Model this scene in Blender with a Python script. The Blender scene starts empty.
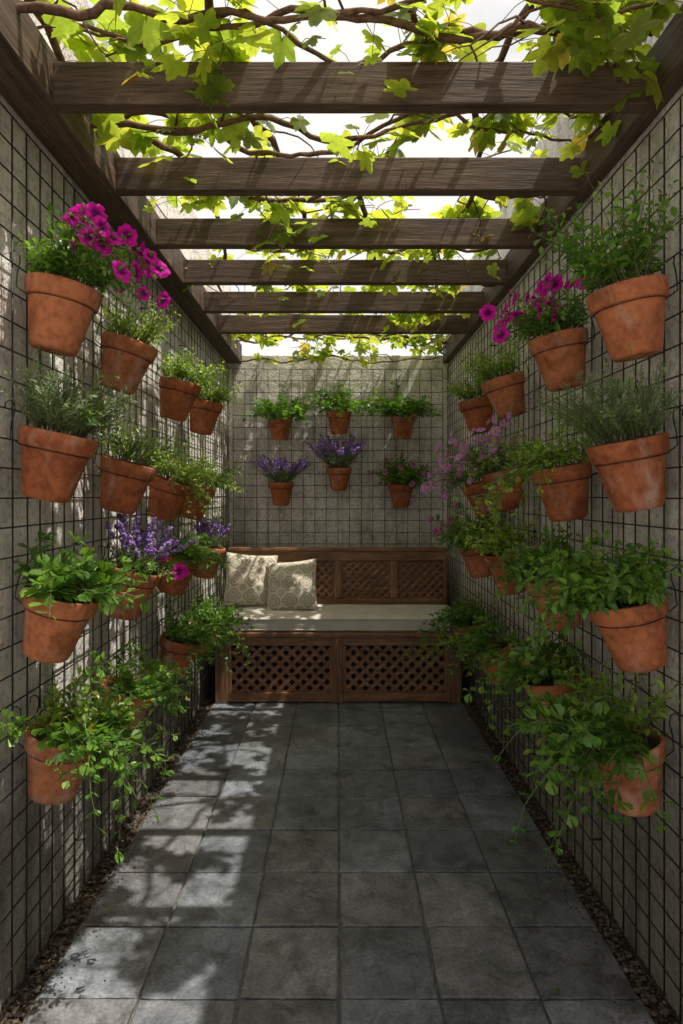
import bpy, math, random
from mathutils import Vector, Matrix, noise
R = random.Random(7)
sc = bpy.context.scene
H = 1.45
XW = 0.96
XM = 0.925
YB = 5.36
Y0 = -0.25     # passage left open here, pale paving added behind to bounce sun in
SUN_EL, SUN_AZ = 66.0, 106.0

# ------------------------------------------------------------------ helpers
class MB:
    def __init__(s): s.v=[]; s.f=[]; s.m=[]; s.c=[]
    def add(s, vs, fs, mat=0, col=(1,1,1)):
        o=len(s.v); s.v.extend([tuple(v) for v in vs])
        c=(col[0],col[1],col[2],1.0); s.c.extend([c]*len(vs))
        for f in fs: s.f.append(tuple(i+o for i in f)); s.m.append(mat)
    def addc(s, vs, fs, mat, cols):
        o=len(s.v); s.v.extend([tuple(v) for v in vs])
        s.c.extend([(c[0],c[1],c[2],1.0) for c in cols])
        for f in fs: s.f.append(tuple(i+o for i in f)); s.m.append(mat)
    def box(s, a, b, mat=0, col=(1,1,1)):
        x0,y0,z0=a; x1,y1,z1=b
        s.add([(x0,y0,z0),(x1,y0,z0),(x1,y1,z0),(x0,y1,z0),(x0,y0,z1),(x1,y0,z1),(x1,y1,z1),(x0,y1,z1)],
              [(0,3,2,1),(4,5,6,7),(0,1,5,4),(1,2,6,5),(2,3,7,6),(3,0,4,7)],mat,col)
    def tube(s, pts, rad, seg=6, mat=0, col=(1,1,1), closed=False):
        pts=[Vector(p) for p in pts]; n=len(pts); vs=[]; fs=[]
        ref=Vector((0.13,0.21,0.97))
        for i,p in enumerate(pts):
            if closed: t=pts[(i+1)%n]-pts[i-1]
            else: t=pts[min(i+1,n-1)]-pts[max(i-1,0)]
            if t.length<1e-9: t=Vector((0,0,1))
            t.normalize()
            u=t.cross(ref)
            if u.length<0.1: u=t.cross(Vector((1,0,0)))
            u.normalize(); w=t.cross(u)
            r=rad[i] if isinstance(rad,(list,tuple)) else rad
            for k in range(seg):
                a=2*math.pi*k/seg
                vs.append(p+u*(math.cos(a)*r)+w*(math.sin(a)*r))
        m=n if closed else n-1
        for i in range(m):
            j=(i+1)%n
            for k in range(seg):
                l=(k+1)%seg
                fs.append((i*seg+k,i*seg+l,j*seg+l,j*seg+k))
        if not closed:
            fs.append(tuple(range(seg))[::-1]); fs.append(tuple((n-1)*seg+k for k in range(seg)))
        s.add(vs,fs,mat,col)
    def mesh(s, name, mats, smooth=False):
        me=bpy.data.meshes.new(name); me.from_pydata(s.v,[],s.f)
        for m in mats: me.materials.append(m)
        me.polygons.foreach_set("material_index", s.m)
        if smooth: me.polygons.foreach_set("use_smooth",[True]*len(s.f))
        at=me.color_attributes.new("Col",'FLOAT_COLOR','POINT')
        at.data.foreach_set("color",[x for c in s.c for x in c])
        me.update(); return me
    def obj(s, name, mats, smooth=False, parent=None, bevel=0, M=None):
        me=s.mesh(name,mats,smooth); o=bpy.data.objects.new(name,me); sc.collection.objects.link(o)
        if parent: o.parent=parent
        if M is not None: o.matrix_world=M
        if bevel:
            b=o.modifiers.new("b",'BEVEL'); b.width=bevel; b.segments=2; b.limit_method='ANGLE'; b.angle_limit=math.radians(40)
        return o
def empty(name):
    o=bpy.data.objects.new(name,None); sc.collection.objects.link(o); return o

# ------------------------------------------------------------------ materials
class NT:
    def __init__(s,name):
        s.m=bpy.data.materials.new(name); s.m.use_nodes=True; s.t=s.m.node_tree; s.t.nodes.clear()
        s.out=s.n('ShaderNodeOutputMaterial'); s.b=s.n('ShaderNodeBsdfPrincipled')
        s.l(s.b.outputs[0],s.out.inputs[0])
    def n(s,ty,**k):
        x=s.t.nodes.new(ty)
        for a,v in k.items(): setattr(x,a,v)
        return x
    def l(s,a,b): s.t.links.new(a,b)
    def coord(s,scale=(1,1,1),rnd=False,src='Object'):
        tc=s.n('ShaderNodeTexCoord'); mp=s.n('ShaderNodeMapping'); mp.inputs['Scale'].default_value=scale
        s.l(tc.outputs[src],mp.inputs[0])
        if rnd:
            oi=s.n('ShaderNodeObjectInfo'); mu=s.n('ShaderNodeMath',operation='MULTIPLY'); mu.inputs[1].default_value=37.0
            s.l(oi.outputs['Random'],mu.inputs[0]); s.l(mu.outputs[0],mp.inputs['Location'])
        return mp.outputs[0]
    def noise(s,co,scale,detail=4,rough=.55,dist=0):
        x=s.n('ShaderNodeTexNoise'); x.inputs['Scale'].default_value=scale; x.inputs['Detail'].default_value=detail
        x.inputs['Roughness'].default_value=rough; x.inputs['Distortion'].default_value=dist; s.l(co,x.inputs['Vector']); return x.outputs['Fac']
    def ramp(s,fac,stops):
        r=s.n('ShaderNodeValToRGB'); e=r.color_ramp.elements
        while len(e)<len(stops): e.new(.5)
        for i,(p,c) in enumerate(stops):
            e[i].position=p; e[i].color=(c if len(c)==4 else (*c,1)) if not isinstance(c,(int,float)) else (c,c,c,1)
        s.l(fac,r.inputs[0]); return r.outputs[0]
    def mix(s,a,b,f,mode='MIX'):
        x=s.n('ShaderNodeMix',data_type='RGBA',blend_type=mode)
        for v,i in ((f,0),(a,6),(b,7)):
            if isinstance(v,(int,float)): x.inputs[i].default_value=v
            elif isinstance(v,tuple): x.inputs[i].default_value=(*v[:3],1)
            else: s.l(v,x.inputs[i])
        return x.outputs[2]
    def bump(s,h,strength=.3,dist=.01,prev=None):
        x=s.n('ShaderNodeBump'); x.inputs['Strength'].default_value=strength; x.inputs['Distance'].default_value=dist
        s.l(h,x.inputs['Height'])
        if prev: s.l(prev,x.inputs['Normal'])
        return x.outputs[0]
    def fin(s,col,rough=.7,nor=None,spec=.4):
        if isinstance(col,tuple): s.b.inputs['Base Color'].default_value=(*col[:3],1)
        else: s.l(col,s.b.inputs['Base Color'])
        if isinstance(rough,(int,float)): s.b.inputs['Roughness'].default_value=rough
        else: s.l(rough,s.b.inputs['Roughness'])
        s.b.inputs['Specular IOR Level'].default_value=spec
        if nor: s.l(nor,s.b.inputs['Normal'])
        return s.m

def m_wall(name,c1,c2,c3):
    t=NT(name); co=t.coord(); big=t.noise(co,1.3,5,.6,.4); med=t.noise(co,7,6,.65); fine=t.noise(co,60,5,.65)
    col=t.mix(t.ramp(big,[(.3,c2),(.5,c1),(.72,c3)]),t.ramp(med,[(.32,(.58,.565,.54)),(.56,(1,1,1))]),.75,'MULTIPLY')
    st=t.noise(t.coord((6,6,.45)),1.6,5,.6,.3)
    col=t.mix(col,t.ramp(st,[(.36,(.5,.485,.46)),(.5,(1,1,1))]),.6,'MULTIPLY')
    col=t.mix(col,t.ramp(fine,[(.36,(.5,.5,.5)),(.5,(1,1,1))]),.7,'MULTIPLY')
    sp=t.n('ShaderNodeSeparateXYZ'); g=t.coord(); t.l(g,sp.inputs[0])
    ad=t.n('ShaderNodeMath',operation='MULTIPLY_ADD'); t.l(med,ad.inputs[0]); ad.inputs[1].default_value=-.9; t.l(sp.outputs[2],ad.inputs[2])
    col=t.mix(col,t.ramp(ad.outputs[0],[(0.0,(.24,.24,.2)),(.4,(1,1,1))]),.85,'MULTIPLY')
    vo=t.n('ShaderNodeTexVoronoi'); vo.inputs['Scale'].default_value=55; t.l(co,vo.inputs['Vector'])
    pit=t.ramp(vo.outputs['Distance'],[(.08,0.0),(.3,1.0)])
    nb=t.bump(med,.8,.03); nb=t.bump(fine,.8,.01,nb); nb=t.bump(pit,.3,.004,nb)
    return t.fin(col,.92,nb,.2)
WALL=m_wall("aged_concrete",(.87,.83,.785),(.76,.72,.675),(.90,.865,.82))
def m_wood(name,axis,c1,c2,c3,r=.6):
    t=NT(name); s={'x':(1.2,22,22),'y':(22,1.2,22),'z':(22,22,1.2)}[axis]
    g=t.noise(t.coord(s,True),2.2,6,.65,.6); g2=t.noise(t.coord(tuple(q*3.5 for q in s),True),3,3,.6); w=t.noise(t.coord((1,1,1),True),4,4)
    col=t.ramp(g,[(.3,c1),(.5,c2),(.72,c3)])
    col=t.mix(col,t.ramp(g2,[(.35,(.35,.33,.3)),(.55,(1,1,1))]),.75,'MULTIPLY')
    col=t.mix(col,t.ramp(w,[(.3,(.6,.6,.6)),(.65,(1.15,1.12,1.05))]),.8,'MULTIPLY')
    nb=t.bump(g,.5,.006); nb=t.bump(g2,.5,.002,nb)
    return t.fin(col,r,nb,.35)
bd=((.066,.042,.032),(.12,.078,.057),(.19,.13,.10))
BW={a:m_wood("beam_wood_"+a,a,*bd,.65) for a in 'xyz'}
fd=((.13,.06,.03),(.26,.13,.068),(.38,.21,.115))
FW={a:m_wood("bench_wood_"+a,a,*fd,.5) for a in 'xyz'}
def m_simple(name,c,r=.5,metal=0,ns=0,c2=None):
    t=NT(name); t.b.inputs['Metallic'].default_value=metal
    if ns: return t.fin(t.ramp(t.noise(t.coord(),ns,5),[(.35,c),(.65,c2)]),r,t.bump(t.noise(t.coord(),ns*3,3),.4,.004))
    return t.fin(c,r)
WIRE=m_simple("black_wire",(.010,.010,.011),.5,0,20,(.025,.022,.02))
SOIL=m_simple("potting_soil",(.02,.015,.01),.95,0,90,(.08,.055,.036))
DARKIN=m_simple("bench_interior_shade",(.012,.008,.005),.8)  # near-black colour paints the shade inside the bench
t=NT("terracotta"); co=t.coord((1,1,1),True)
oi=t.n('ShaderNodeObjectInfo')
base=t.ramp(oi.outputs['Random'],[(0,(.42,.13,.056)),(.5,(.51,.168,.072)),(1,(.56,.21,.10))])
n1=t.noise(co,9,6,.65,.5); n2=t.noise(co,45,5,.6); n3=t.noise(t.coord((1,1,.35),True),14,5,.6)
col=t.mix(base,t.ramp(n1,[(.32,(.42,.37,.33)),(.56,(1,1,1))]),.8,'MULTIPLY')
col=t.mix(col,(.55,.44,.37),t.ramp(n3,[(.54,0.0),(.72,.5)]))
col=t.mix(col,t.ramp(n2,[(.35,(.65,.62,.6)),(.55,(1,1,1))]),.85,'MULTIPLY')
TERRA=t.fin(col,.82,t.bump(n2,.35,.002,t.bump(n1,.2,.004)),.25)
def m_leaf(name,tr,trc,rough=.42,spec=.4):
    t=NT(name); a=t.n('ShaderNodeAttribute',attribute_name="Col")
    nn=t.ramp(t.noise(t.coord(),60,3),[(.3,(.75,.75,.72)),(.7,(1.15,1.12,1.05))])
    c=t.mix(a.outputs['Color'],nn,.8,'MULTIPLY')
    t.fin(c,rough,None,spec)
    tl=t.n('ShaderNodeBsdfTranslucent'); t.l(t.mix(c,trc,1.0,'MULTIPLY'),tl.inputs[0])
    ms=t.n('ShaderNodeMixShader'); ms.inputs[0].default_value=tr
    t.l(t.b.outputs[0],ms.inputs[1]); t.l(tl.outputs[0],ms.inputs[2]); t.l(ms.outputs[0],t.out.inputs[0]); return t.m
LEAF=m_leaf("plant_leaf",.4,(2.0,1.9,.9),.35,.5)
VLEAF=m_leaf("vine_leaf",.62,(3.6,3.1,1.6),.5,.3)
PETAL=m_leaf("petal",.35,(1.6,1.2,1.6),.6,.2)
STEM=m_leaf("green_stem",.05,(1,1,1),.6)
t=NT("vine_bark"); g=t.noise(t.coord((20,20,20)),2,5,.6,.8)
BARK=t.fin(t.ramp(g,[(.3,(.06,.034,.02)),(.7,(.24,.14,.085))]),.85,t.bump(g,.6,.004),.2)
t=NT("slate_paver"); a=t.n('ShaderNodeAttribute',attribute_name="Col"); co=t.coord()
big=t.noise(co,2.0,5,.6,.4); med=t.noise(co,11,7,.7,.6); fine=t.noise(co,90,4,.65); m2=t.noise(co,4.5,8,.72,1.2)
col=t.mix(a.outputs['Color'],t.ramp(big,[(.35,(.6,.6,.58)),(.62,(1.1,1.1,1.1))]),.9,'MULTIPLY')
col=t.mix(col,t.ramp(med,[(.32,(.45,.45,.44)),(.5,(.95,.95,.95)),(.72,(1.5,1.48,1.45))]),.9,'MULTIPLY')
col=t.mix(col,t.ramp(m2,[(.36,(.5,.49,.46)),(.47,(1,1,1)),(.62,(1,1,1)),(.72,(1.4,1.38,1.33))]),.85,'MULTIPLY')
col=t.mix(col,t.ramp(fine,[(.35,(.6,.6,.6)),(.6,(1.1,1.1,1.1))]),.8,'MULTIPLY')
TILE=t.fin(col,t.ramp(med,[(.3,.42),(.7,.75)]),t.bump(fine,.45,.002,t.bump(med,.6,.008)),.45)
t=NT("ground_soil"); co=t.coord(); a1=t.noise(co,3,6); a2=t.noise(co,40,6,.7)
c=t.mix(t.ramp(a1,[(.3,(.05,.038,.028)),(.7,(.10,.08,.06))]),t.ramp(a2,[(.35,(.4,.4,.4)),(.6,(1.3,1.3,1.2))]),.9,'MULTIPLY')
GROUND=t.fin(c,.95,t.bump(a2,.9,.02),.2)
t=NT("joint_grit"); a2=t.noise(t.coord(),60,6,.7)
GRIT=t.fin(t.ramp(a2,[(.3,(.06,.055,.05)),(.7,(.2,.19,.17))]),.95,t.bump(a2,.6,.004),.2)
t=NT("pale_bounce_paving"); a2=t.noise(t.coord(),6,6,.7)  # pale colour for the added bounce sheet behind the camera
bk=t.n('ShaderNodeTexBrick'); bk.inputs['Scale'].default_value=1.0; bk.inputs['Brick Width'].default_value=.6; bk.inputs['Row Height'].default_value=.4; bk.inputs['Mortar Size'].default_value=.008
bk.inputs['Color1'].default_value=(.70,.665,.6,1); bk.inputs['Color2'].default_value=(.64,.61,.545,1); bk.inputs['Mortar'].default_value=(.3,.28,.24,1); t.l(t.coord(),bk.inputs['Vector'])
BOUNCE=t.fin(t.mix(bk.outputs[0],t.ramp(a2,[(.3,(.8,.8,.8)),(.6,(1,1,1))]),.8,'MULTIPLY'),.85)
t=NT("pebble"); a=t.n('ShaderNodeAttribute',attribute_name="Col"); PEB=t.fin(a.outputs['Color'],.85,t.bump(t.noise(t.coord(),80,4),.4,.003),.3)
t=NT("linen_cushion"); w=t.noise(t.coord((1,1,1)),350,2); w2=t.noise(t.coord(),9,4)
col=t.mix(t.ramp(w2,[(.3,(.52,.485,.42)),(.7,(.64,.60,.53))]),t.ramp(w,[(.3,(.8,.8,.8)),(.7,(1,1,1))]),.8,'MULTIPLY')
LINEN=t.fin(col,.95,t.bump(w2,.4,.012,t.bump(w,.3,.001)),.15)
t=NT("patterned_pillow"); a=t.n('ShaderNodeAttribute',attribute_name="Col")
PILLOW=t.fin(a.outputs['Color'],.95,t.bump(t.noise(t.coord(),300,2),.3,.001),.15)

# ------------------------------------------------------------------ ground, paving
mb=MB(); mb.add([(-300,-300,-.03),(300,-300,-.03),(300,300,-.03),(-300,300,-.03)],[(0,1,2,3)]); mb.obj("ground",[GROUND])
mb=MB(); mb.box((-9,-12,-.025),(9,Y0-.02,.0)); mb.obj("bounce_paving",[BOUNCE])  # unseen pale paving, added to throw sunlight into the passage
mb=MB(); mb.add([(-.875,Y0,-.012),(.875,Y0,-.012),(.875,YB,-.012),(-.875,YB,-.012)],[(0,1,2,3)],0)
tw,td,g=.29,.30,.0035
for r in range(-7,13):
    y0=1.787+r*td; y1=min(y0+td,YB-.005)
    if y1<Y0+.1: continue
    y0=max(y0,Y0)
    if y1-y0<.05: continue
    for c in range(-3,3):
        x0=c*tw+.004
        k=R.uniform(.74,1.22); w=R.uniform(-.012,.012)
        col=((.192+w)*k,.204*k,(.224-w)*k)
        gx0,gx1,gy0,gy1=x0+g*R.uniform(.6,1.5),x0+tw-g*R.uniform(.6,1.5),y0+g*R.uniform(.6,1.5),y1-g*R.uniform(.6,1.5)
        z=R.uniform(-.0018,.0018); zz=[z+R.uniform(-.001,.001) for _ in range(4)]
        def edge(p,q,n=9):
            o=[]
            for i in range(n):
                tt=i/n; x=p[0]+(q[0]-p[0])*tt; y=p[1]+(q[1]-p[1])*tt
                j=.0017 if i else .004
                o.append((x+R.uniform(-j,j),y+R.uniform(-j,j)))
            return o
        ol=edge((gx0,gy0),(gx1,gy0))+edge((gx1,gy0),(gx1,gy1))+edge((gx1,gy1),(gx0,gy1))+edge((gx0,gy1),(gx0,gy0))
        n=len(ol); mx,my=(gx0+gx1)/2,(gy0+gy1)/2
        def hz(x,y):
            u=(x-gx0)/(gx1-gx0); v=(y-gy0)/(gy1-gy0)
            return (zz[0]*(1-u)+zz[1]*u)*(1-v)+(zz[3]*(1-u)+zz[2]*u)*v
        vs=[(x,y,-.02) for x,y in ol]+[(x,y,hz(x,y)-.003) for x,y in ol]+[(mx+(x-mx)*.97,my+(y-my)*.97,hz(x,y)) for x,y in ol]
        fs=[(i,(i+1)%n,n+(i+1)%n,n+i) for i in range(n)]+[(n+i,n+(i+1)%n,2*n+(i+1)%n,2*n+i) for i in range(n)]+[tuple(range(2*n,3*n))]
        mb.add(vs,fs,1,col)
mb.obj("paving",[GRIT,TILE])
def pebble(mb,p,r,col):
    vs=[];fs=[]; a0=R.random()*6; fl=R.uniform(.4,.75)
    for lat in (-.5,.15,.75):
        for k in range(6):
            a=a0+k*math.pi/3; rr=r*math.cos(lat)*R.uniform(.75,1.2)
            vs.append((p[0]+rr*math.cos(a),p[1]+rr*math.sin(a)*.8,p[2]+r*fl*math.sin(lat)))
    vs.append((p[0],p[1],p[2]+r*fl))
    for l in range(2):
        for k in range(6): fs.append((l*6+k,l*6+(k+1)%6,l*6+6+(k+1)%6,l*6+6+k))
    for k in range(6): fs.append((12+k,12+(k+1)%6,18))
    mb.add(vs,fs,0,col)
mb=MB()
for sx in (-1,1):
    for i in range(3600):
        x=sx*R.uniform(.868,.958); y=R.uniform(.3,5.3); k=R.uniform(.025,.12)
        if R.random()<.06: k*=2
        pebble(mb,(x,y,-.024+R.uniform(0,.012)),R.choice((.003,.004,.005,.006,.008,.011)),(k*1.2,k*.95,k*.72))
    for i in range(700):
        x=sx*(.875-abs(R.gauss(0,.055))); y=R.uniform(.6,4.3); k=R.uniform(.02,.07)
        pebble(mb,(x,y,.001),R.uniform(.0012,.004),(k*1.15,k*.95,k*.75))
mb.obj("gravel",[PEB],False)

# ------------------------------------------------------------------ walls
def wall(name,a,b):
    mb=MB(); mb.box(a,b); return mb.obj(name,[WALL],bevel=.01)
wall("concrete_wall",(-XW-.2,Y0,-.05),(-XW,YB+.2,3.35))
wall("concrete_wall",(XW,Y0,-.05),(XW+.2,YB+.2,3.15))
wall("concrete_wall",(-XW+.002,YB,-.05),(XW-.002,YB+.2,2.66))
def wiremesh(name,horizontal_axis,plane,a0,a1,z0,z1,cell,r=.0025):
    mb=MB(); n=int((a1-a0)/cell); m=int((z1-z0)/cell)
    def P(a,z,off): return (plane+off,a,z) if horizontal_axis=='y' else (a,plane+off,z)
    so=(-1 if plane>0 else 1)
    for i in range(n+1):
        a=a0+i*cell; j=R.uniform(-.002,.002)
        mb.tube([P(a+j,z0,0),P(a-j,(z0+z1)/2,R.uniform(-.003,.003)),P(a+j,z0+m*cell,0)],r,6)
    for i in range(m+1):
        z=z0+i*cell
        pts=[P(a0+(n*cell)*k/8,z+R.uniform(-.0015,.0015),so*r*1.9+R.uniform(-.001,.001)) for k in range(9)]
        mb.tube(pts,r,6)
    for i in range(2,n,9):
        for k in (2,m//2,m-2):
            a=a0+i*cell; z=z0+k*cell
            wp=(XW+.003)*(1 if plane>0 else -1) if horizontal_axis=='y' else YB+.003
            q=(wp,a,z) if horizontal_axis=='y' else (a,wp,z)
            mb.tube([P(a,z,0),q],.004,6)
    mb.obj(name,[WIRE],True)
wiremesh("wire_trellis",'y',-XM,Y0+.1,5.3,.03,2.56,.083)
wiremesh("wire_trellis",'y',XM,Y0+.1,5.3,.03,2.56,.083)
wiremesh("wire_trellis",'x',YB-.035,-.9,.9,.03,2.56,.1,.0026)

# ------------------------------------------------------------------ pergola
pg=empty("pergola"); XL,XR=-.83,.905
for x0,x1 in ((-XW+.002,XL),(XR,XW+.0-.002)):
    mb=MB(); mb.box((x0,Y0,2.585),(x1,YB-.002,2.745)); mb.obj("side_beam",[BW['y']],parent=pg,bevel=.006)
for k in range(-3,6):
    y=1.806+k*.51
    mb=MB(); dz=R.uniform(-.003,.003); mb.box((XL-.002,y,2.59+dz),(XR+.002,y+.05,2.715+dz)); mb.obj("rafter",[BW['x']],parent=pg,bevel=.005)

# ------------------------------------------------------------------ grape vine
sun_dir=Vector((math.sin(math.radians(SUN_AZ))*math.cos(math.radians(SUN_EL)),math.cos(math.radians(SUN_AZ))*math.cos(math.radians(SUN_EL)),math.sin(math.radians(SUN_EL))))
half=[(0,1.0),(7,.88),(11,.9),(18,.72),(24,.66),(29,.5),(36,.66),(42,.74),(47,.82),(54,.95),(61,.8),(69,.74),(77,.6),(84,.5),(94,.6),(104,.72),(113,.66),(126,.6),(141,.56),(158,.44),(172,.16)]
outl=half+[(-a,r) for a,r in reversed(half[1:])]
outl=[(math.radians(a),r) for a,r in outl]
def vleaf(mb,p,d,n,L,col):
    d=d.normalized(); s=d.cross(n)
    if s.length<.05: return
    s.normalize(); n=s.cross(d); ph=R.random()*6; cup=R.uniform(-.1,.35)
    vs=[p]; cols=[tuple(c*.8 for c in col)]
    for a,r in outl:
        rr=r*R.uniform(.93,1.05)*L; x=rr*math.cos(a); y=rr*math.sin(a)*1.05
        z=-cup*rr*rr/L+.06*L*math.sin(3*a+ph)-.12*abs(y)*0.6
        vs.append(p+d*x+s*y+n*z); k=R.uniform(.9,1.15); cols.append((col[0]*k,col[1]*k,col[2]*k))
    m=len(outl); mb.addc(vs,[(0,i,i+1) for i in range(1,m)]+[(0,m,1)],1,cols)
vb=MB()
stems=[]
def stem(pts,r0,r1,wob=.045,sub=7):
    out=[]; sd=R.random()*50
    P=[Vector(p) for p in pts]; n=len(P)
    for i in range(n-1):
        a=P[max(i-1,0)];b=P[i];c=P[i+1];d=P[min(i+2,n-1)]
        for k in range(sub):
            t=k/sub
            q=.5*((2*b)+(c-a)*t+(2*a-5*b+4*c-d)*t*t+(3*b-a-3*c+d)*t**3)
            w=noise.noise_vector(q*5+Vector((sd,0,0)))*wob+noise.noise_vector(q*16+Vector((sd,3,0)))*wob*.3
            out.append(q+w)
    out.append(P[-1]); m=len(out)
    vb.tube(out,[(r0+(r1-r0)*i/(m-1))*R.uniform(.85,1.2) for i in range(m)],8,0)
    stems.append(out); return out
beamtop=2.735
for y in (1.62,1.68,1.76,2.10,2.2,2.6,2.7,3.12,3.22,3.62,3.75,4.15,4.25,4.65,4.8,5.1,5.25):
    pts=[]; n=6; flip=R.random()<.5; dz=R.uniform(-.03,.04)
    for i in range(n+1):
        x=-.9+1.82*i/n
        pts.append((x,y+R.uniform(-.08,.08),beamtop+dz+R.uniform(-.05,.06)))
    if flip: pts.reverse()
    stem(pts,R.uniform(.008,.015),.004)
for x in (-.7,-.25,.2,.62):
    pts=[(x+R.uniform(-.15,.15),yy,beamtop+R.uniform(.03,.1)) for yy in (1.45,2.0,2.7,3.4,4.1,4.8,5.45)]
    stem(pts,.013,.007)
stem([(-.85,5.24,2.6),(-.5,5.26,2.57),(-.1,5.24,2.62),(.3,5.27,2.58),(.85,5.24,2.62)],.008,.005)
for s_ in list(stems):
    for k in range(5):
        p=R.choice(s_); q=[p]; d=Vector((R.uniform(-1,1),R.uniform(-1,1),R.uniform(-.1,.5))).normalized()
        for j in range(7):
            d=(d+Vector((R.uniform(-.5,.5),R.uniform(-.5,.5),R.uniform(-.4,.15)))).normalized(); nq=q[-1]+d*.055
            nq.x=max(-.88,min(.9,nq.x)); nq.y=max(1.5,min(nq.y,5.33)); nq.z=max(nq.z,2.64); q.append(nq)
        vb.tube(q,[.004,.0038,.0034,.003,.0026,.0022,.0018,.0012],5,0); stems.append(q)
def floorpt(px,py): 
    Y=H*620/(py-495); return ((px-338)/620*Y,Y)
holes=[(floorpt(a,b),r) for a,b,r in ((245,750,.12),(205,785,.13),(175,812,.13),(228,790,.09),(195,838,.13),(240,838,.08),(170,908,.09),(148,885,.07),(205,885,.08),(118,925,.10),(90,955,.08),(100,1000,.06),(190,757,.08),(128,870,.06))]
nl=0
def add_leaf(p,q,az):
    global nl
    vb.tube([p,p.lerp(q,.5)+Vector((0,0,.01)),q],.0012,3,2,(.25,.16,.06))
    d=Vector((math.cos(az)+R.uniform(-.5,.5),math.sin(az)+R.uniform(-.5,.5),R.uniform(-1.2,.1)))
    n=Vector((R.uniform(-.6,.6),R.uniform(-.7,.5),1))
    h=R.random()
    col=(.10+.10*h,.165+.095*h,.028+.015*h)
    if R.random()<.03: col=(.22,.2,.05)
    vleaf(vb,q,d,n,R.choice((.035,.045,.055,.06,.07,.085)),col); nl+=1
for s_ in stems:
    for i in range(len(s_)-1):
        a,b=s_[i],s_[i+1]; L=(b-a).length
        cnt=L/.018
        k=int(cnt)+(1 if R.random()<cnt-int(cnt) else 0)
        for _ in range(k):
            p=a.lerp(b,R.random())
            dens=noise.noise(Vector((p.x*2.6,p.y*2.6,3.3)))
            pr=(.28+1.05*dens)*.6
            if p.y<2.0: pr+=.06
            if p.z<2.64: pr=.32
            az=R.uniform(0,2*math.pi)
            off=Vector((math.cos(az),math.sin(az),R.uniform(-.7,.9)))*R.uniform(.03,.11)
            q=p+off
            if q.x<-.86 or q.x>.9 or q.y>5.33: continue
            q.z=max(q.z,2.58)
            fx=q.x-q.z*sun_dir.x/sun_dir.z; fy=q.y-q.z*sun_dir.y/sun_dir.z
            if -.95<fx<-.15 and 1.6<fy<4.7:
                inh=any((fx-h[0])**2+(fy-h[1])**2<(r+.025)**2 for h,r in holes)
                pr=.0 if inh else max(pr,.62)
            elif fy>=4.7 and q.x>-.3: pr=max(pr,.22)
            if R.random()>pr: continue
            add_leaf(p,q,az)
print("vine leaves",nl)
vb.obj("grape_vine",[BARK,VLEAF,STEM],True)

# ------------------------------------------------------------------ pots
def lathe(mb,prof,seg,mat):
    vs=[];fs=[]
    for r,z in prof:
        for k in range(seg):
            a=2*math.pi*k/seg; vs.append((r*math.cos(a),r*math.sin(a),z))
    for i in range(len(prof)-1):
        for k in range(seg): fs.append((i*seg+k,i*seg+(k+1)%seg,(i+1)*seg+(k+1)%seg,(i+1)*seg+k))
    mb.add(vs,fs,mat)
PT=MB()
prof=[(.018,-.188),(.02,-.194),(.058,-.195),(.064,-.190),(.068,-.178),(.091,-.056),(.0925,-.0525),(.098,-.0515),(.101,-.049),(.1065,-.008),(.1055,-.002),(.101,0),(.096,-.0015),(.0935,-.006),(.09,-.035),(.088,-.05)]
lathe(PT,prof,48,0)
vs=[];fs=[]
for i in range(5):
    for k in range(24):
        a=2*math.pi*k/24; r=.092*(i/4); vs.append((r*math.cos(a),r*math.sin(a),-.022+.006*noise.noise(Vector((r*40*math.cos(a),r*40*math.sin(a),1)))))
for i in range(4):
    for k in range(24): fs.append((i*24+k,(i+1)*24+k,(i+1)*24+(k+1)%24,i*24+(k+1)%24))
PT.add(vs,fs,1)
PT.tube([(.0935*math.cos(a),.0935*math.sin(a),-.0555) for a in [2*math.pi*k/32 for k in range(32)]],.0014,6,2,closed=True)
for sy in (-.05,.05):
    PT.tube([(-.080,sy,-.0555),(-.112,sy,-.04),(-.116,sy,.0),(-.114,sy,.035),(-.12,sy,.055),(-.134,sy,.06),(-.144,sy,.05),(-.142,sy,.035)],.002,6,2)
POT=PT.mesh("terracotta_pot",[TERRA,SOIL,WIRE],True)
try: POT.set_sharp_from_angle(angle=math.radians(50))
except Exception as e: print(e)

# ------------------------------------------------------------------ plant generators
def lf(mb,p,d,n,L,W,col,mat=0,curl=.25):
    d=d.normalized(); s=d.cross(n)
    if s.length<.02: s=d.cross(Vector((.3,.9,.1)))
    s.normalize(); n=s.cross(d); vs=[p]
    for t,w in ((.3,.85),(.66,.8)):
        m=p+d*(L*t)-n*(curl*L*t*t); e=n*(.18*W)
        vs+= [m+s*(W*.5*w)+e,m,m-s*(W*.5*w)+e]
    vs.append(p+d*L*.97-n*(curl*L))
    mb.add(vs,[(0,1,2),(0,2,3),(1,4,5,2),(2,5,6,3),(4,7,5),(5,7,6)],mat,col)
def rleaf(mb,p,d,n,L,col,mat=0):
    d=d.normalized(); s=d.cross(n)
    if s.length<.02: return
    s.normalize(); n=s.cross(d); vs=[p]; cup=R.uniform(-.2,.35)
    pts=[(0,1),(.35,.86),(.6,.95),(.95,.78),(1.25,.82),(1.7,.62),(2.2,.5)]
    o=pts+[(-a,r) for a,r in reversed(pts[1:])]
    for a,r in o:
        rr=r*L*.62; x=.42*L+rr*math.cos(a)*.95; y=rr*math.sin(a); vs.append(p+d*x+s*y+n*(-cup*(x*x+y*y)/L+.25*abs(y)))
    m=len(o); mb.add(vs,[(0,i,i+1) for i in range(1,m)],mat,col)
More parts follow.
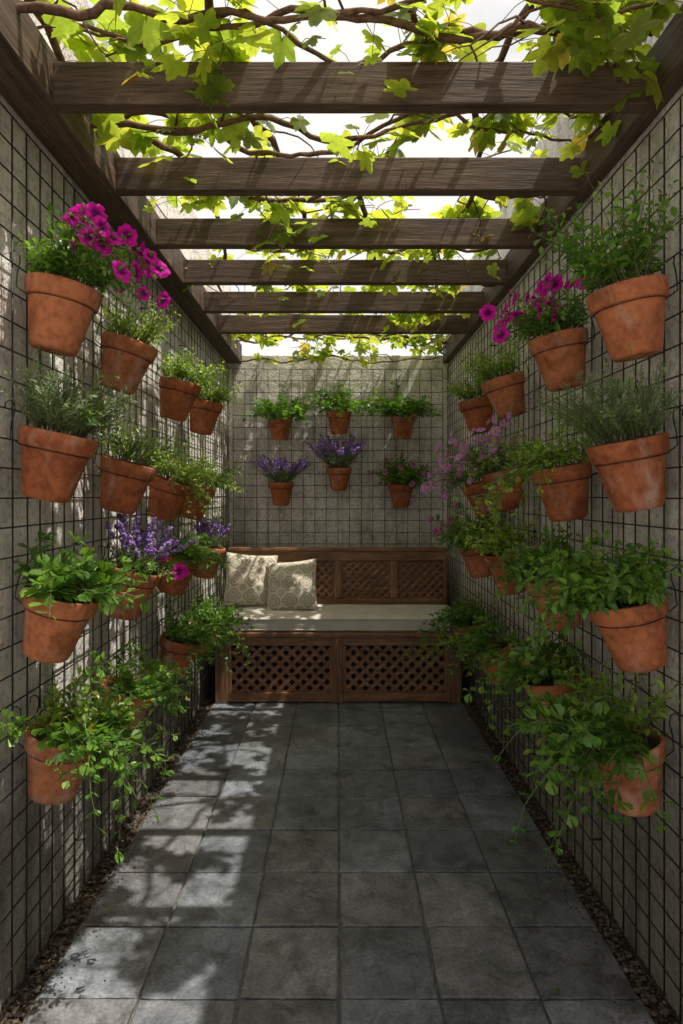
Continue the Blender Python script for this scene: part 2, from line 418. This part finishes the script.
def flower(mb,p,n,r,col,throat,mat=2,petals=5,depth=.5):
    n=n.normalized(); u=n.cross(Vector((.2,.3,.9)))
    if u.length<.1: u=n.cross(Vector((1,0,0)))
    u.normalize(); w=n.cross(u); N=petals*4; a0=R.random()*6
    vs=[p-n*(r*depth)]; cols=[throat]
    for rr,zz_,cc in ((.28,-.12,throat),(.65,.0,col),(1.0,-.06,col)):
        for k in range(N):
            a=a0+2*math.pi*k/N; f=1 if rr<.5 else (1-.16*(1 if k%4==0 else 0)*(rr) )
            wv=.09*math.sin(k*2.3+a0)*rr
            vs.append(p+(u*math.cos(a)+w*math.sin(a))*(r*rr*f)+n*(r*(zz_+wv))); q=R.uniform(.8,1.1); cols.append(tuple(c*q for c in cc))
    fs=[(0,1+k,1+(k+1)%N) for k in range(N)]
    for j in range(2):
        for k in range(N): fs.append((1+j*N+k,1+(j+1)*N+k,1+(j+1)*N+(k+1)%N,1+j*N+(k+1)%N))
    mb.addc(vs,fs,mat,cols)
def rc(a,b):
    h=R.random(); return tuple(x+(y-x)*h for x,y in zip(a,b))
G1=((.06,.15,.022),(.16,.31,.045)); G2=((.11,.21,.03),(.29,.43,.07)); GD=((.035,.09,.02),(.09,.19,.04)); GG=((.11,.17,.085),(.21,.30,.15))
def run(mb,start,d,L,droop,seg=9,wig=.18,wallx=-.105):
    pts=[start.copy()]; p=start.copy(); st=L/seg; d=d.normalized()
    for i in range(seg):
        d=(d+Vector((R.uniform(-wig,wig),R.uniform(-wig,wig),R.uniform(-wig,wig)-droop))).normalized()
        p=p+d*st
        if p.x<wallx: p.x=wallx+R.uniform(0,.01); d.x=abs(d.x)*.5
        if Vector((p.x,p.y)).length<.112 and p.z<.012: p.z=.012; d.z=max(d.z,0)
        pts.append(p.copy())
    return pts
def leafy(mb,n=26,L=.2,size=.035,wr=.6,droop=.1,lean=.35,up=1.0,spread=.8,cols=G1,kind='o',every=1,stemcol=(.1,.13,.04),fl=None,nf=0,fr=.03,pair=True,dens=1.0):
    tips=[]; n=int(n*1.25); L*=1.1; size*=1.12
    for i in range(n):
        a=R.uniform(0,6.28); r=.072*math.sqrt(R.random()); st=Vector((r*math.cos(a),r*math.sin(a),-.022))
        d=Vector((math.cos(a)*spread*R.random()+lean*R.uniform(.2,1.2),math.sin(a)*spread*R.uniform(.3,1),up*R.uniform(.5,1.1)))
        ll=L*R.uniform(.4,1.2); pts=run(mb,st,d,ll,droop)
        mb.tube(pts,[.0019*(1-.6*j/9) for j in range(10)],4,1,stemcol)
        tips.append((pts[-1],(pts[-1]-pts[-2]).normalized()))
        ang=R.uniform(0,6.28); base=rc(*cols)
        for j in range(2,10,every):
            p=pts[j]; t=(pts[j]-pts[j-1]).normalized()
            for side in ((0,math.pi) if pair else (0,)):
                if R.random()>dens: continue
                aa=ang+side+R.uniform(-.4,.4)
                u=t.cross(Vector((.1,.2,.97)))
                if u.length<.05: u=Vector((1,0,0))
                u.normalize(); w=t.cross(u)
                o=(u*math.cos(aa)+w*math.sin(aa)); dd=o+t*.6+Vector((.15,0,R.uniform(-.35,.3)))
                nn=Vector((R.uniform(-.4,.4),R.uniform(-.4,.4),1))
                s=size*R.uniform(.5,1.2)*(1-.035*j); k=R.uniform(.65,1.35); c=tuple(x*k for x in base)
                if R.random()<.012: c=(.3,.26,.06)
                if p.x+dd.normalized().x*s<-.115: dd.x=abs(dd.x)
                q=p+dd.normalized()*s*.25
                if kind=='o': lf(mb,q,dd,nn,s,s*wr,c,0,R.uniform(0,.4))
                else:
                    mb.tube([p,q],.0009,3,1,c); rleaf(mb,q,dd,nn,s,c)
            ang+=1.9
    if fl:
        R.shuffle(tips); tt=sorted(tips,key=lambda q:-(q[0].z+q[0].x*.6+R.uniform(0,.12)))[:nf]
        for p,d in tt:
            nn=(Vector((R.uniform(-.1,1.1),R.uniform(-1.1,.9),R.uniform(-.1,.9)))); 
            if nn.length<.2: nn=Vector((.5,-.5,.5))
            q=p+nn.normalized()*.018
            mb.tube([p,q],.0012,4,1,(.08,.12,.03)); flower(mb,q,nn,fr*R.uniform(.7,1.15),fl[0],fl[1])
def needles(mb,n=55,L=.17,cols=GG,droop=.03,lean=.3,spread=.7,nl=.022,step=.0055):
    for i in range(n):
        a=R.uniform(0,6.28); r=.07*math.sqrt(R.random()); st=Vector((r*math.cos(a),r*math.sin(a),-.022))
        d=Vector((math.cos(a)*spread*R.random()+lean*R.uniform(0,1),math.sin(a)*spread,R.uniform(.6,1.3)))
        pts=run(mb,st,d,L*R.uniform(.55,1.15),droop,9,.13); mb.tube(pts,[.0016*(1-.5*j/9) for j in range(10)],4,1,(.12,.13,.06)); base=rc(*cols)
        for j in range(1,9):
            a_,b_=pts[j],pts[j+1]; t=(b_-a_).normalized(); u=t.cross(Vector((.3,.5,.8))).normalized(); w=t.cross(u); m=max(2,int((b_-a_).length/step)*2)
            for k in range(m):
                aa=R.uniform(0,6.28); o=u*math.cos(aa)+w*math.sin(aa); dd=(o+t*.8).normalized(); p=a_.lerp(b_,R.random()); s=nl*R.uniform(.6,1.1); q=o.cross(t)*(.0023)
                kk=R.uniform(.7,1.3)
                mb.add([p,p+dd*s*.5+q,p+dd*s,p+dd*s*.5-q],[(0,1,2,3)],0,tuple(x*kk for x in base))
def lavender(mb,n=60,L=.17,spikes=60,SL=.25,lean=.15,colp=((.27,.17,.46),(.46,.33,.66))):
    needles(mb,n,L*.75,((.1,.15,.07),(.18,.25,.13)),.03,lean,.8,.028,.008)
    for i in range(spikes):
        a=R.uniform(0,6.28); r=.06*math.sqrt(R.random()); st=Vector((r*math.cos(a),r*math.sin(a),-.02))
        d=Vector((math.cos(a)*.8*R.random()+lean,math.sin(a)*.8,R.uniform(.7,1.3))); pts=run(mb,st,d,SL*R.uniform(.5,1.15),.015,9,.08)
        mb.tube(pts,.0011,4,1,(.12,.17,.08)); base=rc(*colp)
        for j in range(6,9):
            for k in range(12):
                p=pts[j].lerp(pts[j+1],R.random()); o=Vector((R.uniform(-1,1),R.uniform(-1,1),R.uniform(-.2,.8))).normalized(); s=R.uniform(.006,.011); u=o.cross(Vector((.3,.2,.9))).normalized()*s*.6; w=o.cross(u).normalized()*s*.6; c=p+o*.003; kk=R.uniform(.6,1.4)
                mb.add([p,c+o*s*.4+u,c+o*s*.4+w,c+o*s*.4-u,c+o*s*.4-w,c+o*s*1.3],[(0,2,1),(0,3,2),(0,4,3),(0,1,4),(5,1,2),(5,2,3),(5,3,4),(5,4,1)],2,tuple(min(.9,x*kk) for x in base))
MAG=((.66,.012,.43),(.2,.0,.16)); LIL=((.56,.24,.70),(.6,.5,.2)); PNK=((.66,.18,.58),(.4,.05,.3))
def build(kind,mb):
    if kind=='petunia': leafy(mb,40,.185,.034,.55,.09,.5,1,.75,G1,fl=MAG,nf=30,fr=.031); leafy(mb,16,.13,.03,.6,.05,.2,1,.9,G1)
    elif kind=='herb': leafy(mb,36,.16,.024,.6,.05,.35,1.1,.8,G2)
    elif kind=='bushy': leafy(mb,38,.16,.03,.62,.08,.35,1,.9,G2)
    elif kind=='rosemary': needles(mb,95,.2,GG,.035,.5); leafy(mb,10,.2,.026,.35,.06,.5,1,.7,G1)
    elif kind=='fine': needles(mb,36,.18,((.08,.15,.05),(.18,.29,.09)),.05,.45,.8,.02,.008); leafy(mb,28,.2,.026,.5,.08,.5,1,.8,G2)
    elif kind=='strawberry': leafy(mb,28,.18,.05,.8,.12,.5,1,.9,G1,'r',every=2); leafy(mb,12,.12,.04,.8,.02,.1,1,.9,G1,'r',every=2)
    elif kind=='mint': leafy(mb,36,.2,.042,.7,.1,.5,1,.9,G1); leafy(mb,14,.14,.035,.7,.03,.1,1,.8,G2); leafy(mb,6,.26,.035,.7,.2,.9,.5,.7,G1)
    elif kind=='tall': leafy(mb,38,.25,.036,.62,.04,.42,1.3,.7,G1); leafy(mb,12,.29,.022,.5,.02,.3,1.4,.5,G2,every=2)
    elif kind=='big': leafy(mb,32,.26,.042,.75,.16,.9,.7,.6,G1,'r',every=1,dens=.75); leafy(mb,14,.2,.035,.6,.05,.3,1.1,.7,G2); leafy(mb,9,.34,.038,.7,.3,1.0,.5,.45,G1,'r',dens=.75)
    elif kind=='med': leafy(mb,30,.19,.036,.75,.12,.6,.8,.8,G1,'r',every=1,dens=.8); leafy(mb,5,.28,.032,.7,.3,1.0,.5,.5,G1,'r',dens=.8)
    elif kind=='trail': leafy(mb,30,.2,.03,.7,.1,.4,1,.9,G2); leafy(mb,13,.4,.032,.8,.3,.7,.7,.5,G2,'r',dens=.9)
    elif kind=='ivy': leafy(mb,28,.18,.036,.8,.1,.4,1,.9,G1,'r'); leafy(mb,12,.38,.036,.8,.3,.6,.7,.6,G1,'r')
    elif kind=='lavender': lavender(mb)
    elif kind=='lavpet': lavender(mb,40,.15,38,.22); leafy(mb,8,.14,.03,.6,.15,.8,.5,.6,G1,fl=MAG,nf=3,fr=.042)
    elif kind=='lilac': leafy(mb,40,.2,.024,.5,.08,.45,1,.9,G1,fl=LIL,nf=44,fr=.022)
    elif kind=='pink': leafy(mb,34,.19,.038,.8,.08,.3,1,.9,G1,'r',fl=PNK,nf=11,fr=.021)
    elif kind=='round': leafy(mb,38,.22,.042,.85,.1,.2,1,1.1,G1,'r')
NAMES=dict(petunia="petunia_plant",herb="oregano_plant",bushy="basil_plant",rosemary="rosemary_plant",fine="thyme_plant",strawberry="strawberry_plant",mint="mint_plant",tall="lemon_balm_plant",big="geranium_plant",med="geranium_plant",trail="trailing_plant",ivy="ivy_plant",lavender="lavender_plant",lavpet="lavender_plant",lilac="bellflower_plant",pink="impatiens_plant",round="geranium_plant")
def place(pos,rotz,kind,sc_=1.0,tilt=9,pl=1.0):
    M=Matrix.Translation(Vector(pos))@Matrix.Rotation(rotz+R.uniform(-.08,.08),4,'Z')@Matrix.Rotation(math.radians(tilt+R.uniform(-4,4)),4,'Y')@Matrix.Diagonal((sc_,sc_,sc_,1))
    o=bpy.data.objects.new("terracotta_pot",POT); sc.collection.objects.link(o); o.matrix_world=M
    mb=MB(); build(kind,mb)
    M2=M@Matrix.Rotation(math.radians(-tilt*.5),4,'Y')@Matrix.Diagonal((pl,pl,pl,1))
    mb.obj(NAMES[kind],[LEAF,STEM,PETAL],False,M=M2)
def zz(cy,Y): return H+(495-cy)/620*Y
XP=XM-.122
left=[[(65,286,'petunia',1),(131,342,'herb',1),(181,382,'bushy',1),(206,402,'bushy',1)],
      [(60,433,'rosemary',1),(130,462,'fine',1),(172,480,'trail',.85),(198,485,'bushy',1.15)],
      [(64,592,'strawberry',1),(135,568,'lavpet',1),(180,555,'med',.9),(209,546,'lavender',.8)],
      [(65,730,'big',.95),(130,686,'med',.95),(182,638,'med',1),(207,622,'ivy',1)]]
right=[[(626,288,'tall',1.0),(557,336,'petunia',.95),(502,378,'herb',1.15),(476,400,'herb',1.1)],
      [(626,440,'rosemary',1.05),(560,466,'trail',1),(502,470,'lilac',1.15),(479,482,'lilac',1.05)],
      [(625,598,'mint',1.0),(552,576,'mint',.9),(506,552,'bushy',1.15),(476,543,'pink',1.15)],
      [(623,738,'big',1.05),(550,676,'med',1.1),(493,645,'med',1.05),(468,622,'ivy',1)]]
for row in left:
    for cx_,cy_,k,s in row:
        Y=XP*620/(338-cx_); place((-XP,Y,zz(cy_,Y)),0,k,1,13,s)
for row in right:
    for cx_,cy_,k,s in row:
        Y=XP*620/(cx_-338); place((XP,Y,zz(cy_,Y)),math.pi,k,1,13,s)
YP=YB-.035-.122
for cx_,cy_,k,s in [(280,417,'round',1.05),(339,411,'round',1),(403,416,'round',1.15),(281,482,'lavender',1.05),(339,467,'lavender',1.15),(401,484,'pink',1.2)]:
    place(((cx_-338)/620*YP,YP,zz(cy_,YP)),-math.pi/2,k,1,4,s)

# ------------------------------------------------------------------ bench
bn=empty("storage_bench"); X=.855; YF=4.31; YK=4.86
def bx(name,a,b,ax,bev=.004):
    m=MB(); m.box(a,b); return m.obj(name,[FW[ax]],parent=bn,bevel=bev)
def lattice(name,x0,x1,z0,z1,y,pitch,w,th):
    m=MB()
    for layer,sg in ((0,1),(1,-1)):
        yy=y+layer*th*1.02; span=(z1-z0)
        c=-(x1-x0+span)
        while c<(x1-x0)+span*2:
            def X_(z): return x0+c+sg*(z-z0)
            lo=min(X_(z0),X_(z1)); hi=max(X_(z0),X_(z1))
            if hi>x0 and lo<x1:
                ca=(x0-x0-c)/sg+z0; cb=(x1-x0-c)/sg+z0
                a=max(z0,min(ca,cb)); b=min(z1,max(ca,cb))
                if b-a>.01:
                    d=Vector((sg,0,1)).normalized(); s_=Vector((d.z,0,-d.x))*(w/2); A=Vector((X_(a),yy,a)); B=Vector((X_(b),yy,b)); o=Vector((0,th,0))
                    m.add([A-s_,A+s_,A+s_+o,A-s_+o,B-s_,B+s_,B+s_+o,B-s_+o],[(0,1,2,3),(7,6,5,4),(0,4,5,1),(1,5,6,2),(2,6,7,3),(3,7,4,0)])
            c+=pitch
    return m.obj(name,[FW['x']],parent=bn)
bx("post_left",(-X,YF,0.003),(-X+.09,YF+.06,.462),'z'); bx("post_right",(X-.09,YF,0.003),(X,YF+.06,.462),'z'); bx("post_middle",(-.035,YF,.003),(.035,YF+.06,.462),'z')
for n_,a,b in (("l",-X+.09,-.035),("r",.035,X-.09)):
    bx("rail_bottom_"+n_,(a,YF+.004,.01),(b,YF+.05,.075),'x'); bx("rail_top_"+n_,(a,YF+.004,.40),(b,YF+.05,.462),'x')
    bx("stile_a_"+n_,(a,YF+.007,.075),(a+.022,YF+.04,.40),'z'); bx("stile_b_"+n_,(b-.022,YF+.007,.075),(b,YF+.04,.40),'z')
    lattice("lattice_"+n_,a+.005,b-.005,.06,.42,YF+.018,.082,.026,.009)
m=MB(); m.box((-X+.02,YF+.062,.01),(X-.02,YF+.08,.46)); m.obj("inner_shade_panel",[DARKIN],parent=bn)  # dark sheet standing for the shaded bench interior behind the lattice
bx("side_left",(-X,YF+.06,.003),(-X+.03,YK,.462),'y'); bx("side_right",(X-.03,YF+.06,.003),(X,YK,.462),'y')
bx("seat_board",(-X-.012,YF-.02,.463),(X+.012,YK,.497),'x',.006)
b0=.498; b1=1.01
bx("back_rail_top",(-X,YK,b1-.075),(X,YK+.055,b1),'x'); bx("back_cap",(-X-.008,YK-.012,b1+.001),(X+.008,YK+.07,b1+.026),'x'); bx("back_rail_bottom",(-X,YK,b0),(X,YK+.05,b0+.14),'x')
px=[-X,-.44,0,.44,X]
for i,x in enumerate(px):
    w=.032; a=max(-X,x-w); b=min(X,x+w)
    bx("back_post_%d"%i,(a,YK-.003,b0+.142),(b,YK+.052,b1-.076),'z')
for i in range(4): lattice("back_lattice_%d"%i,px[i]+.02,px[i+1]-.02,b0+.1,b1-.05,YK+.018,.066,.02,.008)
m=MB(); m.box((-X+.01,YK+.056,b0),(X-.01,YK+.068,b1-.01)); m.obj("back_panel",[FW['x']],parent=bn)
def soft_box(name,a,b,mat,nx,ny,rad,puff):
    m=MB(); x0,y0,z0=a;x1,y1,z1=b; cx,cy,cz=(x0+x1)/2,(y0+y1)/2,(z0+z1)/2; hx,hy=(x1-x0)/2,(y1-y0)/2
    vs=[];fs=[]
    def ringpt(u,v,inset,z): return (cx+u*(hx-inset),cy+v*(hy-inset),z)
    per=[]
    for i in range(nx): per.append((-1+2*i/nx,-1))
    for i in range(ny): per.append((1,-1+2*i/ny))
    for i in range(nx): per.append((1-2*i/nx,1))
    for i in range(ny): per.append((-1,1-2*i/ny))
    n=len(per)
    levels=[(rad*.9,z0),(rad*.3,z0+rad*.3),(.004,z0+rad),(.002,cz),(.004,z1-rad),(rad*.3,z1-rad*.3),(rad*.9,z1)]
    for ins,z in levels:
        for u,v in per:
            p=ringpt(u,v,ins,z); w=noise.noise(Vector((p[0]*6,p[1]*6,p[2]*9)))*.004
            vs.append((p[0],p[1]+(w if abs(v)==1 else 0),p[2]+w*.6))
    L=len(levels)
    for l in range(L-1):
        for i in range(n): fs.append((l*n+i,l*n+(i+1)%n,(l+1)*n+(i+1)%n,(l+1)*n+i))
    base=len(vs)
    for j in range(ny+1):
        for i in range(nx+1):
            u=-1+2*i/nx; v=-1+2*j/ny; p=ringpt(u,v,rad*.9,z1); w=noise.noise(Vector((p[0]*5,p[1]*7,2)))*.006
            q=noise.noise(Vector((p[0]*6,p[1]*6,p[2]*9)))*.0024
            e=(1-u**8)*(1-v**8); vs.append((p[0],p[1]+(noise.noise(Vector((p[0]*6,p[1]*6,p[2]*9)))*.004 if abs(v)==1 else 0),p[2]+q+(puff+w)*e))
    for j in range(ny):
        for i in range(nx): k=base+j*(nx+1)+i; fs.append((k,k+1,k+nx+2,k+nx+1))
    m.add(vs,fs,0)
    for z in (z0+rad*.7,z1-rad*.35):
        m.tube([(cx+u*(hx-.002),cy+v*(hy-.002),z+noise.noise(Vector((u*9,v*9,z*9)))*.0015) for u,v in per],.004,6,0,closed=True)
    return m.obj(name,[mat],True)
soft_box("seat_cushion",(-X+.002,YF-.012,.499),(X-.002,YK-.006,.595),LINEN,48,14,.022,.012)
CREAM=(.60,.56,.47); INK=(.25,.21,.135)
def motif(x,z):
    P_=.128
    u=(x/P_+.5)%1-.5; v=(z/P_+.5)%1-.5
    r=math.hypot(u,v); th=math.atan2(v,u)
    petal=.27+.10*abs(math.cos(2*th))
    if r<.055: return 1
    if .11<r<petal-.07 and abs(math.sin(4*th))>.35: return .75
    if abs(r-petal-.03)<.035: return 1
    u2=abs(u)-.5; v2=abs(v)-.5; r2=math.hypot(u2,v2)
    if r2<.05 or abs(r2-.14)<.028: return .9
    return 0
def pillow(pos,w,h,th,rx,ry,rz):
    m=MB(); N=110; vs=[];fs=[];cols=[]
    for side in (1,-1):
        for j in range(N+1):
            for i in range(N+1):
                u=-1+2*i/N; v=-1+2*j/N
                e=max(0,(1-abs(u)**2.6))*max(0,(1-abs(v)**2.6)); t_=th/2*e**.55
                px_=u*w/2*(1-.07*(1-v*v)*abs(u)**3); pz_=v*h/2*(1-.07*(1-u*u)*abs(v)**3)
                wr=noise.noise(Vector((u*2.2+pos[0]*7,v*2.2,side)))*.014*e+noise.noise(Vector((u*6+pos[0]*7,v*6,side)))*.004*e
                vs.append((px_,-side*(t_+wr*(e>0)),pz_)); f=motif(u*w/2,v*h/2)*.88
                cols.append(tuple(a*(1-f)+b*f for a,b in zip(CREAM,INK)))
    M1=(N+1)**2
    for s_ in (0,1):
        for j in range(N):
            for i in range(N):
                k=s_*M1+j*(N+1)+i; q=(k,k+1,k+N+2,k+N+1); fs.append(q if s_==0 else q[::-1])
    m.addc(vs,fs,0,cols)
    edge=[vs[i] for i in range(N)]+[vs[N+j*(N+1)] for j in range(N)]+[vs[N*(N+1)+N-i] for i in range(N)]+[vs[(N-j)*(N+1)] for j in range(N)]
    m.tube(edge[::3],.0045,6,0,CREAM,closed=True)
    M=Matrix.Translation(pos)@Matrix.Rotation(rz,4,'Z')@Matrix.Rotation(rx,4,'X')@Matrix.Rotation(ry,4,'Y')
    m.obj("throw_pillow",[PILLOW],True,M=M)
r_=math.radians
pillow(Vector((-.665,4.73,.80)),.39,.40,.15,r_(-14),r_(5),r_(14))
pillow(Vector((-.345,4.62,.775)),.38,.38,.15,r_(-22),r_(-6),r_(-10))
mb=MB()
for i in range(150):
    sd=R.choice((-1,1)); x=sd*(.93-abs(R.gauss(0,.1))) if R.random()<.88 else R.uniform(-.8,.8); y=R.uniform(1,4.25)
    c=R.choice(((.2,.12,.05),(.14,.09,.04),(.25,.2,.06),(.12,.17,.04)))
    a=R.uniform(0,6.28); lf(mb,Vector((x,y,.005 if abs(x)<.87 else -.008)),Vector((math.cos(a),math.sin(a),.1)),Vector((R.uniform(-.3,.3),R.uniform(-.3,.3),1)),R.uniform(.008,.024),R.uniform(.005,.013),c,0,.1)
mb.obj("fallen_leaves",[LEAF])

# ------------------------------------------------------------------ light: hazy summer sky, white cloud layer added toward the horizon to brighten it
w=bpy.data.worlds.new("World"); sc.world=w; w.use_nodes=True; nt=w.node_tree; bg=nt.nodes['Background']
sk=nt.nodes.new('ShaderNodeTexSky'); sk.sky_type='NISHITA'; sk.sun_disc=False; sk.sun_elevation=r_(SUN_EL); sk.sun_rotation=r_(SUN_AZ)
sk.dust_density=8; sk.air_density=2.2; sk.ozone_density=1
tc=nt.nodes.new('ShaderNodeTexCoord'); mp=nt.nodes.new('ShaderNodeMapping'); mp.inputs['Scale'].default_value=(1,1,2.2); nt.links.new(tc.outputs['Generated'],mp.inputs[0])
cn=nt.nodes.new('ShaderNodeTexNoise'); cn.inputs['Scale'].default_value=2.3; cn.inputs['Detail'].default_value=7; cn.inputs['Roughness'].default_value=.6; nt.links.new(mp.outputs[0],cn.inputs['Vector'])
sx=nt.nodes.new('ShaderNodeSeparateXYZ'); nt.links.new(tc.outputs['Generated'],sx.inputs[0])
hz_=nt.nodes.new('ShaderNodeMapRange'); hz_.inputs[1].default_value=.4; hz_.inputs[2].default_value=1.0; hz_.inputs[3].default_value=.36; hz_.inputs[4].default_value=.06; nt.links.new(sx.outputs[2],hz_.inputs[0])
ad=nt.nodes.new('ShaderNodeMath'); ad.operation='ADD'; nt.links.new(cn.outputs['Fac'],ad.inputs[0]); nt.links.new(hz_.outputs[0],ad.inputs[1])
cr=nt.nodes.new('ShaderNodeMapRange'); cr.interpolation_type='SMOOTHSTEP'; cr.inputs[1].default_value=.45; cr.inputs[2].default_value=.8; nt.links.new(ad.outputs[0],cr.inputs[0])
mx_=nt.nodes.new('ShaderNodeMix'); mx_.data_type='RGBA'; nt.links.new(cr.outputs[0],mx_.inputs[0]); nt.links.new(sk.outputs[0],mx_.inputs[6]); mx_.inputs[7].default_value=(6.9,6.7,6.5,1)  # added cloud white, lifts the sky gaps and ambient light
nt.links.new(mx_.outputs[2],bg.inputs[0]); bg.inputs[1].default_value=.15
sl=bpy.data.lights.new("sun","SUN"); sl.energy=5; sl.angle=r_(.55); sl.color=(1,.94,.84)
so=bpy.data.objects.new("sun",sl); sc.collection.objects.link(so); so.rotation_euler=sun_dir.to_track_quat('Z','Y').to_euler()
cam=bpy.data.cameras.new("camera"); cam.sensor_fit='VERTICAL'; cam.sensor_height=36; cam.sensor_width=24; cam.lens=36*620/1024
cam.shift_y=-17/1024; cam.shift_x=3.5/1024; cam.clip_end=1000; cam.clip_start=.02
co_=bpy.data.objects.new("camera",cam); sc.collection.objects.link(co_); co_.location=(0,0,H); co_.rotation_euler=(r_(90),0,0); sc.camera=co_
sc.view_settings.view_transform='Standard'; sc.view_settings.look='None'; sc.view_settings.exposure=0
